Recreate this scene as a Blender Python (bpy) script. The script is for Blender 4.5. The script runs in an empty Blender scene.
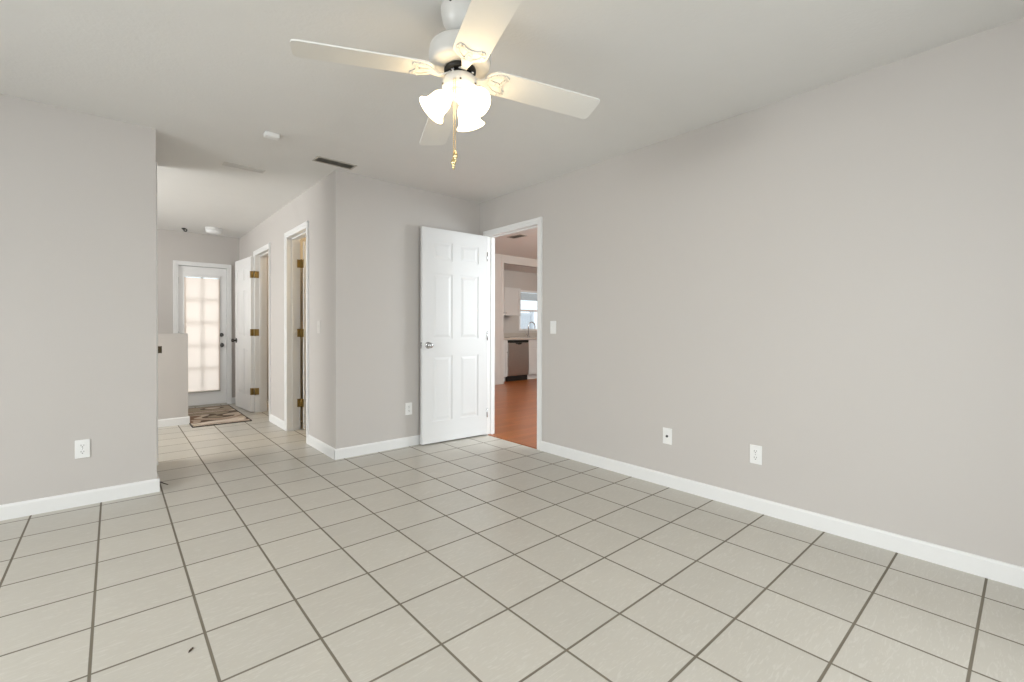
import bpy, bmesh, math, random
from mathutils import Vector, Matrix
random.seed(4)
S = bpy.context.scene
COL = S.collection

# ------------------------------------------------------------------ camera, world, exposure, daylight
CAM = Vector((-0.2472, -2.2738, 1.1021))
cam_d = bpy.data.cameras.new('camera')
cam = bpy.data.objects.new('camera', cam_d)
COL.objects.link(cam)
yaw, pitch, roll = 0.7195, -0.0077, 0.0025
fw = Vector((math.sin(yaw), math.cos(yaw), 0)); rt = Vector((math.cos(yaw), -math.sin(yaw), 0)); up = Vector((0, 0, 1))
f2 = fw*math.cos(pitch) + up*math.sin(pitch); u2 = up*math.cos(pitch) - fw*math.sin(pitch)
r3 = rt*math.cos(roll) + u2*math.sin(roll); u3 = u2*math.cos(roll) - rt*math.sin(roll)
M = Matrix((r3, u3, -f2)).transposed().to_4x4(); M.translation = CAM
cam.matrix_world = M
cam_d.sensor_width = 36; cam_d.sensor_fit = 'HORIZONTAL'
cam_d.lens = 455.435/1024*36
cam_d.shift_y = -8.1792/1024
cam_d.clip_start = 0.02; cam_d.clip_end = 100
S.camera = cam

S.view_settings.view_transform = 'Standard'; S.view_settings.look = 'None'
S.view_settings.gamma = 1; S.view_settings.use_curve_mapping = False
S.view_settings.exposure = 0.0

W = bpy.data.worlds.new('world'); S.world = W; W.use_nodes = True
bg = W.node_tree.nodes['Background']; bg.inputs[0].default_value = (0.86, 0.93, 1.0, 1); bg.inputs[1].default_value = 1.5

def area(name, loc, direction, sx, sy, power, col):
    d = bpy.data.lights.new(name, 'AREA'); d.shape = 'RECTANGLE'; d.size = sx; d.size_y = sy; d.energy = power; d.color = col
    o = bpy.data.objects.new(name, d); COL.objects.link(o); o.location = loc
    o.rotation_euler = Vector(direction).to_track_quat('-Z', 'Y').to_euler()
    return o
# daylight just outside each window, shining in
area('daylight_front_window', (-1.5, -4.2, 1.9), (0, 1, -0.5), 1.4, 2.2, 8, (1.0, 0.99, 0.985))
area('daylight_second_front_window', (0.9, -4.2, 1.9), (0.1, 1, -0.5), 1.4, 2.2, 118, (1.0, 0.99, 0.985))
area('daylight_side_window', (-3.7, -0.75, 1.9), (1, -0.25, -0.5), 2.3, 2.0, 305, (1.0, 0.985, 0.975))
area('daylight_foyer_window', (-2.98, 3.45, 1.3), (1, -0.5, 0.10), 1.8, 1.9, 150, (1.0, 0.985, 0.965))
area('daylight_front_door', (0.72, 6.0, 1.1), (0, -1, 0), 0.7, 1.9, 7.5, (1.0, 0.95, 0.91))
area('daylight_family_window', (4.8, -0.5, 1.8), (-0.45, 1, -0.45), 2.2, 1.9, 145, (0.95, 0.98, 1.0))
def bulb_light(name, loc, power, col, r=0.04):
    d = bpy.data.lights.new(name, 'POINT'); d.energy = power; d.color = col; d.shadow_soft_size = r
    o = bpy.data.objects.new(name, d); COL.objects.link(o); o.location = loc
bulb_light('bathroom_lamp', (2.1, 2.5, 2.25), 22, (1.0, 0.78, 0.48), 0.08)
bulb_light('kitchen_fill_light', (6.6, 2.0, 2.3), 85, (1.0, 0.92, 0.8), 0.1)  # added fill, out of view: brightens the kitchen and the wall beside its opening
bulb_light('closet_lamp', (2.0, 4.3, 2.25), 16, (1.0, 0.82, 0.6), 0.08)

# ------------------------------------------------------------------ materials
def mat(name, col, rough=0.5, metal=0.0, noise=0.0, nscale=40.0, bump=0.0, bscale=200.0, emis=None, estr=0.0, spec=0.5):
    m = bpy.data.materials.new(name); m.use_nodes = True
    nt = m.node_tree; b = nt.nodes['Principled BSDF']
    b.inputs['Roughness'].default_value = rough; b.inputs['Metallic'].default_value = metal
    b.inputs['Specular IOR Level'].default_value = spec
    c = (*col, 1)
    tc = nt.nodes.new('ShaderNodeTexCoord')
    n = nt.nodes.new('ShaderNodeTexNoise'); n.inputs['Scale'].default_value = nscale; n.inputs['Detail'].default_value = 3
    nt.links.new(tc.outputs['Object'], n.inputs['Vector'])
    r = nt.nodes.new('ShaderNodeMix'); r.data_type = 'RGBA'
    r.inputs[6].default_value = tuple(v*(1-noise) for v in col)+(1,); r.inputs[7].default_value = tuple(min(1, v*(1+noise)) for v in col)+(1,)
    nt.links.new(n.outputs['Fac'], r.inputs[0]); nt.links.new(r.outputs[2], b.inputs['Base Color'])
    if bump:
        n2 = nt.nodes.new('ShaderNodeTexNoise'); n2.inputs['Scale'].default_value = bscale; n2.inputs['Detail'].default_value = 2
        nt.links.new(tc.outputs['Object'], n2.inputs['Vector'])
        bp = nt.nodes.new('ShaderNodeBump'); bp.inputs['Strength'].default_value = bump; bp.inputs['Distance'].default_value = 0.002
        nt.links.new(n2.outputs['Fac'], bp.inputs['Height']); nt.links.new(bp.outputs['Normal'], b.inputs['Normal'])
    if emis:
        b.inputs['Emission Color'].default_value = (*emis, 1); b.inputs['Emission Strength'].default_value = estr
    return m

WALL = mat('wall_paint', (0.56, 0.53, 0.505), 0.55, noise=0.012, nscale=2.5, bump=0.12, bscale=160, spec=0.3)
CEIL = mat('ceiling_paint', (0.77, 0.76, 0.74), 0.8, noise=0.015, nscale=6, bump=0.5, bscale=60, spec=0.2)
TRIM = mat('white_trim_paint', (0.80, 0.80, 0.795), 0.35, noise=0.01)
DOORW = mat('white_hall_door_paint', (0.84, 0.835, 0.83), 0.38, noise=0.008)
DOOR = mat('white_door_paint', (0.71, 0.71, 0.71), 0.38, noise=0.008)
PLATE = mat('white_plastic', (0.83, 0.83, 0.82), 0.3, noise=0.005)
PLATEW = mat('wall_toned_plastic', (0.64, 0.615, 0.585), 0.4, noise=0.005)
SLOT = mat('dark_slot', (0.10, 0.095, 0.09), 0.6)
CHROME = mat('satin_nickel', (0.60, 0.60, 0.61), 0.22, 1.0, noise=0.03)
BRONZE = mat('oil_rubbed_bronze', (0.06, 0.052, 0.045), 0.35, 0.7, noise=0.15)
BRASS = mat('aged_brass', (0.33, 0.23, 0.085), 0.35, 0.9, noise=0.2, nscale=60)
DBRASS = mat('dark_brass', (0.06, 0.045, 0.025), 0.45, 0.8, noise=0.25, nscale=80)
PEWTER = mat('dark_pewter', (0.10, 0.10, 0.10), 0.3, 0.9, noise=0.05)
GOLD = mat('polished_brass', (0.78, 0.62, 0.33), 0.22, 1.0, noise=0.05)
FANW = mat('white_fan_enamel', (0.62, 0.61, 0.585), 0.3, noise=0.01)
BLADE = mat('white_blade_laminate', (0.77, 0.76, 0.73), 0.45, noise=0.015, nscale=12)
BLACK = mat('black_motor_metal', (0.012, 0.011, 0.010), 0.45, 0.3, noise=0.2)
SHADE = mat('frosted_glass_lit', (0.9, 0.88, 0.84), 0.35, noise=0.01, emis=(1.0, 0.74, 0.40), estr=9.0)
BULB = mat('lit_bulb', (1, 0.9, 0.75), 0.4, emis=(1.0, 0.82, 0.55), estr=12)
VENTD = mat('vent_interior', (0.20, 0.19, 0.165), 0.7, noise=0.1)
VENTM = mat('vent_metal', (0.50, 0.47, 0.42), 0.45, noise=0.03)
VENTB = mat('pale_vent_backing', (0.46, 0.445, 0.42), 0.6, noise=0.03)
VENTW = mat('white_vent_metal', (0.62, 0.60, 0.57), 0.45, noise=0.02)
CAB = mat('white_cabinet_paint', (0.60, 0.595, 0.585), 0.4, noise=0.015)
STEEL = mat('stainless_steel', (0.40, 0.37, 0.35), 0.32, 1.0, noise=0.06, nscale=30)
STONE = mat('speckled_stone_counter', (0.50, 0.45, 0.40), 0.3, noise=0.30, nscale=70)
WARMW = mat('warm_wall_paint', (0.60, 0.54, 0.46), 0.6, noise=0.02, nscale=3)
TWIG = mat('dark_twig', (0.07, 0.05, 0.035), 0.8, noise=0.3)
FENCE = mat('white_vinyl', (0.75, 0.77, 0.80), 0.4, noise=0.02)
CONC = mat('pale_concrete', (0.52, 0.51, 0.49), 0.85, noise=0.08, nscale=5)
PATIO = mat('patio_beam_paint', (0.42, 0.40, 0.38), 0.6, noise=0.05)

def glass_mat():
    m = bpy.data.materials.new('clear_glass'); m.use_nodes = True; nt = m.node_tree; nt.nodes.clear()
    o = nt.nodes.new('ShaderNodeOutputMaterial'); t = nt.nodes.new('ShaderNodeBsdfTransparent'); g = nt.nodes.new('ShaderNodeBsdfGlossy')
    g.inputs['Roughness'].default_value = 0.03; 
    t.inputs['Color'].default_value = (0.94, 0.96, 0.96, 1)
    x = nt.nodes.new('ShaderNodeMixShader'); x.inputs[0].default_value = 0.05; nt.links.new(t.outputs[0], x.inputs[1]); nt.links.new(g.outputs[0], x.inputs[2])
    nt.links.new(x.outputs[0], o.inputs[0]); return m
GLASS = glass_mat()

def shade_cloth():
    m = bpy.data.materials.new('translucent_blind_cloth'); m.use_nodes = True; nt = m.node_tree; nt.nodes.clear()
    o = nt.nodes.new('ShaderNodeOutputMaterial'); t = nt.nodes.new('ShaderNodeBsdfTranslucent'); d = nt.nodes.new('ShaderNodeBsdfDiffuse')
    tc = nt.nodes.new('ShaderNodeTexCoord'); n = nt.nodes.new('ShaderNodeTexNoise'); n.inputs['Scale'].default_value = 300
    mx = nt.nodes.new('ShaderNodeMix'); mx.data_type = 'RGBA'; mx.inputs[6].default_value = (0.86, 0.755, 0.675, 1); mx.inputs[7].default_value = (0.90, 0.795, 0.715, 1)
    nt.links.new(tc.outputs['Object'], n.inputs['Vector']); nt.links.new(n.outputs['Fac'], mx.inputs[0])
    nt.links.new(mx.outputs[2], t.inputs['Color']); nt.links.new(mx.outputs[2], d.inputs['Color'])
    x = nt.nodes.new('ShaderNodeMixShader'); x.inputs[0].default_value = 0.4
    nt.links.new(t.outputs[0], x.inputs[1]); nt.links.new(d.outputs[0], x.inputs[2]); nt.links.new(x.outputs[0], o.inputs[0]); return m
CLOTH = shade_cloth()

TILE = 0.30703
def tile_mat():
    m = bpy.data.materials.new('ceramic_floor_tile'); m.use_nodes = True; nt = m.node_tree; b = nt.nodes['Principled BSDF']
    N = nt.nodes.new; L = nt.links.new
    def math_(op, a, bb=None, c=None):
        n = N('ShaderNodeMath'); n.operation = op
        for i, v in enumerate((a, bb, c)):
            if v is None: continue
            if isinstance(v, (int, float)): n.inputs[i].default_value = v
            else: L(v, n.inputs[i])
        return n.outputs[0]
    tc = N('ShaderNodeTexCoord'); sp = N('ShaderNodeSeparateXYZ'); L(tc.outputs['Object'], sp.inputs[0])
    cells = []; dist = []
    for a in ('X', 'Y'):
        q = math_('DIVIDE', sp.outputs[a], TILE)
        fl = math_('FLOOR', q); fr = math_('SUBTRACT', q, fl)
        dd = math_('MINIMUM', fr, math_('SUBTRACT', 1.0, fr))
        cells.append(fl); dist.append(dd)
    d = math_('MULTIPLY', math_('MINIMUM', dist[0], dist[1]), TILE)       # metres to the nearest grout line centre
    mr = N('ShaderNodeMapRange'); mr.interpolation_type = 'SMOOTHSTEP'; L(d, mr.inputs['Value'])
    mr.inputs['From Min'].default_value = 0.0034; mr.inputs['From Max'].default_value = 0.0056
    mask = mr.outputs['Result']
    cv = N('ShaderNodeCombineXYZ'); L(cells[0], cv.inputs[0]); L(cells[1], cv.inputs[1])
    wn = N('ShaderNodeTexWhiteNoise'); wn.noise_dimensions = '2D'; L(cv.outputs[0], wn.inputs['Vector'])
    # scratchy fibre pattern, shifted per tile
    off = N('ShaderNodeVectorMath'); off.operation = 'SCALE'; L(wn.outputs['Color'], off.inputs[0]); off.inputs['Scale'].default_value = 7.0
    ad = N('ShaderNodeVectorMath'); ad.operation = 'ADD'; L(tc.outputs['Object'], ad.inputs[0]); L(off.outputs[0], ad.inputs[1])
    fib = []
    for ang, sc in ((0.5, 1.0), (1.7, 1.15), (2.6, 0.9)):
        mp = N('ShaderNodeMapping'); mp.inputs['Rotation'].default_value = (0, 0, ang); mp.inputs['Scale'].default_value = (11*sc, 60*sc, 6)
        L(ad.outputs[0], mp.inputs['Vector'])
        nz = N('ShaderNodeTexNoise'); nz.inputs['Scale'].default_value = 1.0; nz.inputs['Detail'].default_value = 1.5; nz.inputs['Distortion'].default_value = 2.2
        L(mp.outputs[0], nz.inputs['Vector'])
        r = N('ShaderNodeMapRange'); L(nz.outputs['Fac'], r.inputs['Value']); r.inputs['From Min'].default_value = 0.60; r.inputs['From Max'].default_value = 0.72
        fib.append(r.outputs['Result'])
    fibre = math_('MAXIMUM', math_('MAXIMUM', fib[0], fib[1]), fib[2])
    cl = N('ShaderNodeTexNoise'); cl.inputs['Scale'].default_value = 5; cl.inputs['Detail'].default_value = 4; L(ad.outputs[0], cl.inputs['Vector'])
    base = N('ShaderNodeMix'); base.data_type = 'RGBA'
    base.inputs[6].default_value = (0.485, 0.458, 0.405, 1); base.inputs[7].default_value = (0.53, 0.503, 0.448, 1)
    L(cl.outputs['Fac'], base.inputs[0])
    m2 = N('ShaderNodeMix'); m2.data_type = 'RGBA'; L(math_('MULTIPLY', fibre, 0.38), m2.inputs[0]); L(base.outputs[2], m2.inputs[6]); m2.inputs[7].default_value = (0.63, 0.61, 0.56, 1)
    hs = N('ShaderNodeHueSaturation'); L(m2.outputs[2], hs.inputs['Color'])
    L(math_('MULTIPLY_ADD', wn.outputs['Value'], 0.07, 0.965), hs.inputs['Value'])
    gn = N('ShaderNodeTexNoise'); gn.inputs['Scale'].default_value = 3; L(tc.outputs['Object'], gn.inputs['Vector'])
    gr = N('ShaderNodeMix'); gr.data_type = 'RGBA'; L(gn.outputs['Fac'], gr.inputs[0]); gr.inputs[6].default_value = (0.135, 0.115, 0.085, 1); gr.inputs[7].default_value = (0.20, 0.175, 0.135, 1)
    fin = N('ShaderNodeMix'); fin.data_type = 'RGBA'; L(mask, fin.inputs[0]); L(gr.outputs[2], fin.inputs[6]); L(hs.outputs[0], fin.inputs[7])
    L(fin.outputs[2], b.inputs['Base Color'])
    ro = N('ShaderNodeMapRange'); L(mask, ro.inputs['Value']); ro.inputs['To Min'].default_value = 0.85; ro.inputs['To Max'].default_value = 0.33
    L(ro.outputs['Result'], b.inputs['Roughness'])
    hgt = math_('ADD', mask, math_('MULTIPLY', fibre, 0.04))
    bp = N('ShaderNodeBump'); bp.inputs['Strength'].default_value = 0.5; bp.inputs['Distance'].default_value = 0.0015; L(hgt, bp.inputs['Height']); L(bp.outputs[0], b.inputs['Normal'])
    b.inputs['Specular IOR Level'].default_value = 0.5
    return m
TILEM = tile_mat()

def wood_mat():
    m = bpy.data.materials.new('warm_wood_planks'); m.use_nodes = True; nt = m.node_tree; b = nt.nodes['Principled BSDF']; N = nt.nodes.new; L = nt.links.new
    tc = N('ShaderNodeTexCoord')
    br = N('ShaderNodeTexBrick'); br.inputs['Scale'].default_value = 1.0; br.inputs['Brick Width'].default_value = 1.1; br.inputs['Row Height'].default_value = 0.09
    br.inputs['Mortar Size'].default_value = 0.0012; br.inputs['Color1'].default_value = (0.36, 0.12, 0.040, 1); br.inputs['Color2'].default_value = (0.27, 0.085, 0.028, 1); br.inputs['Mortar'].default_value = (0.12, 0.05, 0.02, 1)
    L(tc.outputs['Object'], br.inputs['Vector'])
    mp = N('ShaderNodeMapping'); mp.inputs['Scale'].default_value = (3, 45, 3); L(tc.outputs['Object'], mp.inputs['Vector'])
    n = N('ShaderNodeTexNoise'); n.inputs['Scale'].default_value = 1.5; n.inputs['Detail'].default_value = 4; L(mp.outputs[0], n.inputs['Vector'])
    x = N('ShaderNodeMix'); x.data_type = 'RGBA'; x.blend_type = 'MULTIPLY'; x.inputs[0].default_value = 0.45; L(br.outputs['Color'], x.inputs[6]); L(n.outputs['Color'], x.inputs[7])
    hs = N('ShaderNodeHueSaturation'); hs.inputs['Value'].default_value = 1.25; hs.inputs['Saturation'].default_value = 1.1; L(x.outputs[2], hs.inputs['Color'])
    L(hs.outputs[0], b.inputs['Base Color']); b.inputs['Roughness'].default_value = 0.3
    return m
WOOD = wood_mat()

def rug_mat():
    m = bpy.data.materials.new('rug_wavy_weave'); m.use_nodes = True; nt = m.node_tree; b = nt.nodes['Principled BSDF']; N = nt.nodes.new; L = nt.links.new
    tc = N('ShaderNodeTexCoord'); mp = N('ShaderNodeMapping'); mp.inputs['Scale'].default_value = (0.9, 1.5, 1); mp.inputs['Rotation'].default_value = (0, 0, -0.18); mp.inputs['Location'].default_value = (0.37, 0.15, 0)
    L(tc.outputs['Object'], mp.inputs['Vector'])
    n = N('ShaderNodeTexNoise'); n.inputs['Scale'].default_value = 1.35; n.inputs['Detail'].default_value = 0.0; n.inputs['Distortion'].default_value = 1.2; L(mp.outputs[0], n.inputs['Vector'])
    r = N('ShaderNodeValToRGB'); r.color_ramp.interpolation = 'CONSTANT'; e = r.color_ramp.elements
    cols = [(0.0, (0.357, 0.292, 0.216)), (0.36, (0.131, 0.092, 0.063)), (0.42, (0.594, 0.499, 0.408)), (0.47, (0.238, 0.140, 0.090)), (0.51, (0.547, 0.438, 0.357)), (0.56, (0.131, 0.086, 0.057)), (0.60, (0.594, 0.512, 0.434)), (0.67, (0.428, 0.365, 0.268)), (0.72, (0.143, 0.103, 0.077))]
    e[0].position = 0; e[0].color = (*cols[0][1], 1); e[1].position = cols[1][0]; e[1].color = (*cols[1][1], 1)
    for p, c in cols[2:]:
        k = e.new(p); k.color = (*c, 1)
    L(n.outputs['Fac'], r.inputs[0]); L(r.outputs[0], b.inputs['Base Color']); b.inputs['Roughness'].default_value = 0.95
    n2 = N('ShaderNodeTexNoise'); n2.inputs['Scale'].default_value = 400; L(tc.outputs['Object'], n2.inputs['Vector'])
    bp = N('ShaderNodeBump'); bp.inputs['Strength'].default_value = 0.5; bp.inputs['Distance'].default_value = 0.004; L(n2.outputs['Fac'], bp.inputs['Height']); L(bp.outputs[0], b.inputs['Normal'])
    return m
RUG = rug_mat(); RUGEDGE = mat('rug_binding', (0.06, 0.05, 0.04), 0.9, noise=0.2)

# ------------------------------------------------------------------ mesh helpers
class MB:
    """collects shapes; build() links them as one mesh object"""
    def __init__(s): s.bm = bmesh.new(); s.mi = 0; s.sm = False
    def _f(s, vs):
        try: f = s.bm.faces.new(vs)
        except ValueError: return
        f.material_index = s.mi; f.smooth = s.sm
    def box(s, a, b, bev=0.0):
        x0, y0, z0 = [min(p, q) for p, q in zip(a, b)]; x1, y1, z1 = [max(p, q) for p, q in zip(a, b)]
        vs = [s.bm.verts.new(p) for p in ((x0,y0,z0),(x1,y0,z0),(x1,y1,z0),(x0,y1,z0),(x0,y0,z1),(x1,y0,z1),(x1,y1,z1),(x0,y1,z1))]
        n0 = len(s.bm.faces)
        fs = []
        for q in ((3,2,1,0),(4,5,6,7),(0,1,5,4),(1,2,6,5),(2,3,7,6),(3,0,4,7)):
            f = s.bm.faces.new([vs[i] for i in q]); f.material_index = s.mi; f.smooth = False; fs.append(f)
        if bev:
            es = list({e for f in fs for e in f.edges})
            bmesh.ops.bevel(s.bm, geom=es, offset=bev, segments=2, affect='EDGES', profile=0.5, material=-1)
        return s
    def frustum(s, a, b, axis, inset):
        """box whose far face along +/-axis (at b) is inset: a raised field"""
        ax = 'xyz'.index(axis); o = [i for i in range(3) if i != ax]
        lo = [min(a[i], b[i]) for i in o]; hi = [max(a[i], b[i]) for i in o]
        def P(c, d, t):
            p = [0, 0, 0]; p[ax] = t; p[o[0]] = c; p[o[1]] = d; return s.bm.verts.new(p)
        A = [P(lo[0], lo[1], a[ax]), P(hi[0], lo[1], a[ax]), P(hi[0], hi[1], a[ax]), P(lo[0], hi[1], a[ax])]
        B = [P(lo[0]+inset, lo[1]+inset, b[ax]), P(hi[0]-inset, lo[1]+inset, b[ax]), P(hi[0]-inset, hi[1]-inset, b[ax]), P(lo[0]+inset, hi[1]-inset, b[ax])]
        s._f(B); s._f(A[::-1])
        for i in range(4): s._f((A[i], A[(i+1) % 4], B[(i+1) % 4], B[i]))
        return s
    def lathe(s, prof, n=32, mtx=None, ruffle=0.0, nr=8, caps=True):
        """prof: list of (r, z); revolved about z"""
        mtx = mtx or Matrix(); s.sm = True; rings = []
        m = len(prof)
        for k, (r, z) in enumerate(prof):
            if r < 1e-6: rings.append([s.bm.verts.new(mtx @ Vector((0, 0, z)))]); continue
            am = ruffle*(k/(m-1))**3
            rings.append([s.bm.verts.new(mtx @ Vector((r*(1+am*math.cos(nr*2*math.pi*i/n))*math.cos(2*math.pi*i/n), r*(1+am*math.cos(nr*2*math.pi*i/n))*math.sin(2*math.pi*i/n), z))) for i in range(n)])
        for A, B in zip(rings, rings[1:]):
            for i in range(n):
                j = (i+1) % n
                if len(A) == 1 and len(B) == 1: continue
                if len(A) == 1: s._f((A[0], B[j], B[i]))
                elif len(B) == 1: s._f((A[i], A[j], B[0]))
                else: s._f((A[i], A[j], B[j], B[i]))
        if caps:
            for R in (rings[0], rings[-1]):
                if len(R) > 2: s._f(R)
        s.sm = False
        return s
    def tube(s, pts, r, n=10, r1=None):
        pts = [Vector(p) for p in pts]; s.sm = True; rings = []
        ref = Vector((0, 0, 1))
        for i, p in enumerate(pts):
            t = (pts[min(i+1, len(pts)-1)] - pts[max(i-1, 0)]).normalized()
            q = ref if abs(t.dot(ref)) < 0.95 else Vector((1, 0, 0))
            a = t.cross(q).normalized(); b = t.cross(a)
            rr = r if r1 is None else r + (r1-r)*i/(len(pts)-1)
            rings.append([s.bm.verts.new(p + rr*(a*math.cos(2*math.pi*k/n) + b*math.sin(2*math.pi*k/n))) for k in range(n)])
        for A, B in zip(rings, rings[1:]):
            for k in range(n): s._f((A[k], A[(k+1) % n], B[(k+1) % n], B[k]))
        s._f(rings[0]); s._f(rings[-1]); s.sm = False
        return s
    def ball(s, c, r, n=16, sz=1.0):
        k = 10
        prof = [(r*math.sin(math.pi*i/k), -r*sz*math.cos(math.pi*i/k)) for i in range(k+1)]
        prof[0] = (0, -r*sz); prof[-1] = (0, r*sz)
        return s.lathe(prof, n, Matrix.Translation(c))
    def prism(s, outline, z0, z1, mtx=None):
        """outline: (x, y) list, extruded z0..z1"""
        mtx = mtx or Matrix()
        A = [s.bm.verts.new(mtx @ Vector((x, y, z0))) for x, y in outline]; B = [s.bm.verts.new(mtx @ Vector((x, y, z1))) for x, y in outline]
        s._f(A[::-1]); s._f(B); n = len(A)
        for i in range(n): s._f((A[i], A[(i+1) % n], B[(i+1) % n], B[i]))
        return s
    def build(s, name, mats, parent=None, mtx=None):
        bmesh.ops.recalc_face_normals(s.bm, faces=s.bm.faces)
        me = bpy.data.meshes.new(name); s.bm.to_mesh(me); s.bm.free()
        for m in (mats if isinstance(mats, (list, tuple)) else [mats]): me.materials.append(m)
        o = bpy.data.objects.new(name, me); COL.objects.link(o)
        if parent: o.parent = parent
        if mtx is not None: o.matrix_local = mtx
        return o

def tag(o, label, cat, group=None, kind=None):
    o['label'] = label; o['category'] = cat
    if group: o['group'] = group
    if kind: o['kind'] = kind
    return o
def empty(name, loc, label, cat, group=None, kind=None, rz=0):
    o = bpy.data.objects.new(name, None); o.empty_display_size = 0.1; COL.objects.link(o); o.location = loc; o.rotation_euler = (0, 0, rz)
    return tag(o, label, cat, group, kind)
def struct(o, label, cat): return tag(o, label, cat, None, 'structure')
def copy_tree(o, parent=None):
    c = o.copy(); COL.objects.link(c); c.parent = parent
    for ch in list(o.children): copy_tree(ch, c)
    return c

# ------------------------------------------------------------------ dimensions (metres)
XR, YL, H, XH, YB, XL = 2.686, 1.615, 2.44, 1.164, 1.591, -0.027
YE = 5.471; XW = -2.8; YS = -3.2; TH = 0.12; BB = 0.088
YBLK = 2.40

def wall(name, axis, c0, c1, a0, a1, z1, openings=(), m=WALL, z0=0.0):
    """a wall slab thick c0..c1 along axis, running a0..a1 on the other axis, with rectangular openings (a, b, zlo, zhi)"""
    mb = MB()
    def put(p0, p1, q0, q1):
        if p1-p0 < 1e-6 or q1-q0 < 1e-6: return
        if axis == 'x': mb.box((c0, p0, q0), (c1, p1, q1))
        else: mb.box((p0, c0, q0), (p1, c1, q1))
    cur = a0
    for (a, b, zl, zh) in sorted(openings):
        put(cur, a, z0, z1); put(a, b, z0, zl); put(a, b, zh, z1); cur = b
    put(cur, a1, z0, z1)
    return mb.build(name, m)

J = 0.018   # jamb liner thickness
D1 = (0.714, 1.458, 2.066)      # doorway in the right wall
D2 = (2.342, 3.000, 2.075)      # near doorway in hall wall
D3 = (3.748, 4.440, 2.060)      # far doorway in hall wall
D4 = (0.430, 1.004, 1.978)      # glazed door at the hall end
def hole(d): return (d[0]-J, d[1]+J, 0.0, d[2]+J)

# floor and ceilings
def slab(name, x0, x1, y0, y1, z0, z1, m): return MB().box((x0, y0, z0), (x1, y1, z1)).build(name, m)
struct(slab('floor', XW-0.12, XR+0.02, YS-0.12, YE+0.13, -0.08, 0.0, TILEM), 'square cream ceramic floor tiles with brown grout lines', 'floor')
struct(slab('floor_kitchen', XR+0.02, 9.0, -0.12, 5.71, -0.08, 0.0, WOOD), 'glossy reddish brown wood plank floor through the open doorway', 'floor')
struct(slab('ceiling', XW-0.12, XR+0.12, YS-0.12, YE+0.13, H, H+0.1, CEIL), 'flat off white painted ceiling over main room and hall', 'ceiling')
struct(slab('ceiling_family', XR+0.12, 9.0, -0.12, 4.85, 2.60, 2.7, CEIL), 'white ceiling with a vent seen through the doorway', 'ceiling')
struct(slab('ceiling_kitchen', XR+0.12, 9.0, 4.85, 5.71, 2.44, 2.54, CEIL), 'lower kitchen ceiling beyond the doorway', 'ceiling')

# main room walls
struct(wall('wall_right', 'x', XR, XR+0.085, YS, YB, H, [hole(D1)]), 'long plain greige wall with two cover plates and a doorway', 'wall')
struct(wall('wall_back', 'y', YB, YB+TH, XH, XR+TH, H), 'short greige wall behind the open white door', 'wall')
struct(slab('wall_left', XW, XL, YL, YBLK, 0, H, WALL), 'plain greige wall with one outlet beside the hall opening', 'wall')
struct(wall('wall_west', 'x', XW-TH, XW, YS, YE+TH, H, [(-2.0, 0.5, 0.65, 2.05), (2.5, 4.4, 0.5, 2.2)]), 'greige outer wall with windows', 'wall')
struct(wall('wall_south', 'y', YS-TH, YS, XW-TH, XR+TH, H, [(-2.25, -0.75, 0.3, 2.1), (0.15, 1.75, 0.3, 2.1)]), 'greige outer wall behind the viewer with two tall windows', 'wall')
# hall walls
struct(wall('wall_hall', 'x', XH, XH+TH, YB+TH, YE, H, [hole(D2), hole(D3)]), 'greige hall wall with two white cased doorways', 'wall')
struct(wall('wall_end', 'y', YE, YE+TH, XW-TH, 2.74, H, [hole(D4)]), 'greige end wall of the hall around the glazed door', 'wall')
knee = MB().box((XW, 4.132, 0), (0.402, 4.252, 1.045))
struct(knee.build('wall_half', WALL), 'waist high greige half wall in front of the glazed door', 'wall')
# rooms behind the hall wall
struct(wall('wall_bathroom', 'y', 3.42, 3.5, XH+TH, 2.74, H, m=WARMW), 'warm lit partition between the two side rooms', 'wall')
struct(wall('wall_east', 'x', 2.74, XR+TH, YB+TH, YE, H, m=WARMW), 'warm beige inner wall of the side rooms', 'wall')

# family room and kitchen beyond the doorway
KY, KB = 4.978, 5.590
struct(wall('wall_partition', 'y', 4.735, 4.90, XR+TH, 5.60, 2.60), 'white lit wall beside the kitchen opening', 'wall')
struct(wall('wall_pier', 'y', 4.732, 4.90, 5.60, 5.668, 2.60), 'narrow wall end at the kitchen opening', 'wall')
struct(wall('wall_header', 'y', 4.735, 4.85, 5.668, 9.0, 2.60, z0=2.44), 'header over the kitchen opening', 'wall')
struct(wall('wall_kitchen', 'y', KB, KB+TH, XR+TH, 9.0, 2.44, [(6.86, 7.72, 1.075, 2.02)]), 'pale kitchen back wall around the window', 'wall')
struct(wall('wall_family', 'y', -0.12, 0.0, XR+TH, 9.0, 2.60, [(3.2, 5.8, 0.35, 2.2)]), 'outer wall of the room beyond the doorway', 'wall')
struct(wall('wall_far', 'x', 8.9, 9.0, 0.0, KB, 2.60), 'far side wall of the kitchen', 'wall')
struct(wall('wall_side', 'x', XR+TH, XR+TH+0.05, YB+TH, 4.80, 2.60), 'wall of the next room beside the doorway', 'wall')

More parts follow.
